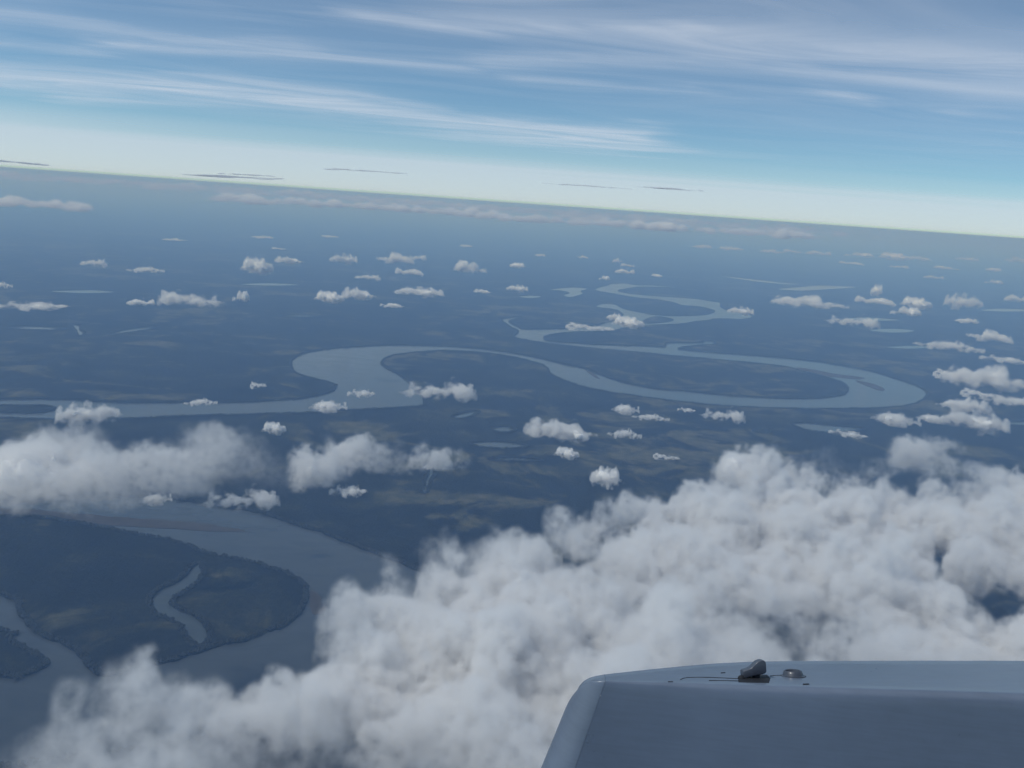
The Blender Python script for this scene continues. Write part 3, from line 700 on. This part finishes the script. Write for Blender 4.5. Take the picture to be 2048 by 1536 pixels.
def section(x, slant=0.35, drop=0.0, dd=0.0, t0=0.0):
    y0 = NEARF(x)+drop; d0 = NEARD(x)+dd; pts = []; e = max(0.02, float(np.interp(x, FX, FD))-NEARD(x))
    for py in (2150, 1950, 1750, 1600, 1500, 1430, 1395): 
        if py > y0+20: pts.append(at_d(x-slant*(py-1365), py, d0))
        else: pts.append(at_d(x-slant*(y0+20-1365), y0+20, d0))
    pts.append(at_d(x-slant*max(0, y0+8-1365), y0+8, d0+0.006*e)); pts.append(at_d(x, y0+2.0, d0+0.024*e))
    for t in (0.05, 0.15, 0.3, 0.5, 0.7, 0.85, 0.95, 1.0):
        p = top_point(x, t, drop); pts.append(p+ray(x, y0)*(dd*(1-t)))
    e = pts[-1].copy()
    for k, (a, b) in enumerate(((0.025, 0.004), (0.045, 0.02), (0.06, 0.06), (0.07, 0.5), (0.07, 1.0))):
        pts.append(e+Vector((0.0, a, -b)))
    return pts
nroot = bpy.data.objects.new('engine_nacelle', None); COL.objects.link(nroot); nroot.location = at_d(1700, 1500, 2.5)
bpy.context.view_layer.update()
tag(nroot, 'grey-blue painted aircraft engine nacelle with a latch and filler cap above the clouds', 'engine')
def loft(name, secs, mat):
    n = len(secs[0]); vs_ = [p for s in secs for p in s]
    fs = [(i*n+j, i*n+j+1, (i+1)*n+j+1, (i+1)*n+j) for i in range(len(secs)-1) for j in range(n-1)]
    o = mesh_obj(name, vs_, fs, mat, nroot, smooth=True)
    bm = bmesh.new(); bm.from_mesh(o.data); bmesh.ops.recalc_face_normals(bm, faces=bm.faces); bm.to_mesh(o.data); bm.free()
    sd = o.modifiers.new('smooth', 'SUBSURF'); sd.levels = 2; sd.render_levels = 2
    return o
loft('cowling', [section(x) for x in (1210.5, 1214, 1240, 1300, 1360, 1420, 1480, 1540, 1620, 1760, 1900, 2048, 2250, 2600)], M_paint)
lip = []
for a in (0, 4, 15, 30, 45, 60, 75, 88, 100, 120):
    s, c = math.sin(math.radians(min(a, 90))), math.cos(math.radians(a))
    lip.append(section(1210.0-58*s, 0.35+0.06*s, 34*(1-c)**1.7 if a < 95 else 34+22*(a-90)/30, 0.11*(1-c)))
loft('intake_lip', lip, M_lip)
def tube(name, pts, r, mat, n=8, parent=nroot):
    vs_, fs = [], []
    for i, p in enumerate(pts):
        t = (pts[min(i+1, len(pts)-1)]-pts[max(i-1, 0)]).normalized(); a = t.orthogonal().normalized(); b = t.cross(a)
        for k in range(n): vs_.append(p+a*(r*math.cos(2*PI*k/n))+b*(r*math.sin(2*PI*k/n)))
    for i in range(len(pts)-1):
        for k in range(n): fs.append((i*n+k, i*n+(k+1) % n, (i+1)*n+(k+1) % n, (i+1)*n+k))
    fs += [tuple(range(n))[::-1], tuple(range((len(pts)-1)*n, len(pts)*n))]
    return mesh_obj(name, vs_, fs, mat, parent, smooth=True)
def frame_at(x, t):                                    # point on the top with axes along, across, out
    p = top_point(x, t); ax = (top_point(x+6, t)-p).normalized(); ay = (top_point(x, min(1, t+.04))-p).normalized()
    nz = ax.cross(ay).normalized()
    if nz.z < 0: nz = -nz
    return p, ax, nz.cross(ax).normalized(), nz
def lathe(name, base, nz, prof, mat, parent=nroot, n=40):
    a = nz.orthogonal().normalized(); b = nz.cross(a); vs_, fs = [], []
    for r, z in prof:
        for k in range(n): vs_.append(base+nz*z+a*(r*math.cos(2*PI*k/n))+b*(r*math.sin(2*PI*k/n)))
    for i in range(len(prof)-1):
        for k in range(n): fs.append((i*n+k, i*n+(k+1) % n, (i+1)*n+(k+1) % n, (i+1)*n+k))
    fs.append(tuple(range((len(prof)-1)*n, len(prof)*n)))
    o = mesh_obj(name, vs_, fs, mat, parent, smooth=True)
    md = o.modifiers.new('edge', 'EDGE_SPLIT'); md.split_angle = math.radians(40)
    return o
U = 2.5/F                                              # metres per photograph pixel there
# filler cap: flange, ring wall, recessed lid
P0, AX, AY, NZ = frame_at(1586, 0.42)
cap = lathe('filler_cap', P0, NZ, [(24*U, -.004), (24*U, .0015), (20.5*U, .003), (19.0*U, .009), (17.4*U, .0150), (16.2*U, .0160), (14.4*U, .0150), (13.6*U, .0075), (0.5*U, .0075)], M_metal)
lathe('flange', P0, NZ, [(25.5*U, -.004), (25.5*U, .0009), (21*U, .0012)], M_dark, cap)
# latch: paddle on two feet over a dark base plate
Q0, AX, AY, NZ = frame_at(1508, 0.30)
vd = (Q0-CAMP).normalized()
out2 = [(1486.5,1342),(1495,1339.5),(1503,1336),(1509,1330),(1515,1324),(1521,1321.5),(1527.5,1320.5),(1531,1323),(1532.4,1327),(1533.6,1344),(1531,1347),(1526.6,1348.6),(1507,1352.5),(1497,1355.5),(1489.5,1358),(1487,1352)]
dq = (Q0-CAMP).dot(fw)
front = [at_d(x, y, dq-0.004) for x, y in out2]; back = [p+AY*0.030 for p in front]
n = len(front)
latch = mesh_obj('latch_lever', front+back, [tuple(range(n))[::-1], tuple(range(n, 2*n))]+[(i, (i+1) % n, n+(i+1) % n, n+i) for i in range(n)], M_metal, nroot)
bv = latch.modifiers.new('bevel', 'BEVEL'); bv.width = 0.004; bv.segments = 3; bv.limit_method = 'ANGLE'
latch.data.polygons.foreach_set('use_smooth', [True]*len(latch.data.polygons))
pl = [top_point(x, t)+NZ*z for z in (-.002, .0008) for x, t in ((1477,.12),(1538,.12),(1541,.3),(1534,.46),(1486,.46),(1476,.3))]
mesh_obj('base_plate', pl, [tuple(range(6))[::-1], tuple(range(6, 12))]+[(i, (i+1) % 6, 6+(i+1) % 6, 6+i) for i in range(6)], M_dark, latch)
tube('pivot', [at_d(1482.5,1357.5,dq-.012), at_d(1482.5,1357.5,dq+.028)], 0.0098, M_dark, 16, latch)
tube('foot', [at_d(1513,1346,dq+.012), at_d(1512,1353,dq+.010), at_d(1511,1362,dq+.010)], 0.0105, M_dark, 16, latch)
def seam(pts, r=0.0016): return tube('panel_seam', [top_point(x, t)+Vector((0, 0, .0004)) for x, t in pts], r, M_dark, 6)
seam([(1361,.22),(1366,.30),(1374,.36),(1395,.36),(1420,.34),(1450,.30),(1478,.27)], 0.0011)
seam([(1418,.17),(1440,.18),(1478,.17)], 0.0013)
seam([(1336,.08),(1346,.09)], 0.0013); seam([(1540,.40),(1556,.44),(1564,.44)], 0.0012); seam([(1606,.10),(1618,.11)], 0.0022); seam([(1442,.56),(1450,.57)], 0.0018)

# ------------------------------------------------------------------ haze: one closed box round the camera and the land
def haze():
    h = 312000.0; zl, zh = -30.0, CAMZ+25.0
    vs_ = [(x, y, z) for z in (zl, zh) for x, y in ((-h,-h),(h,-h),(h,h),(-h,h))]
    fs = [(3,2,1,0),(4,5,6,7),(0,1,5,4),(1,2,6,5),(2,3,7,6),(3,0,4,7)]
    m, nt, out, N, L = new_mat('haze_air')
    v = N('ShaderNodeVolumePrincipled'); v.inputs['Color'].default_value = (0.33, 0.57, 1.0, 1); v.inputs['Absorption Color'].default_value = (0.80, 0.94, 1, 1); v.inputs['Density'].default_value = 4.3e-5; v.inputs['Anisotropy'].default_value = 0.0
    L(v.outputs[0], out.inputs['Volume'])
    tag(mesh_obj('haze', vs_, fs, m), 'pale blue haze filling the air over the land', 'haze', kind='stuff')
haze()
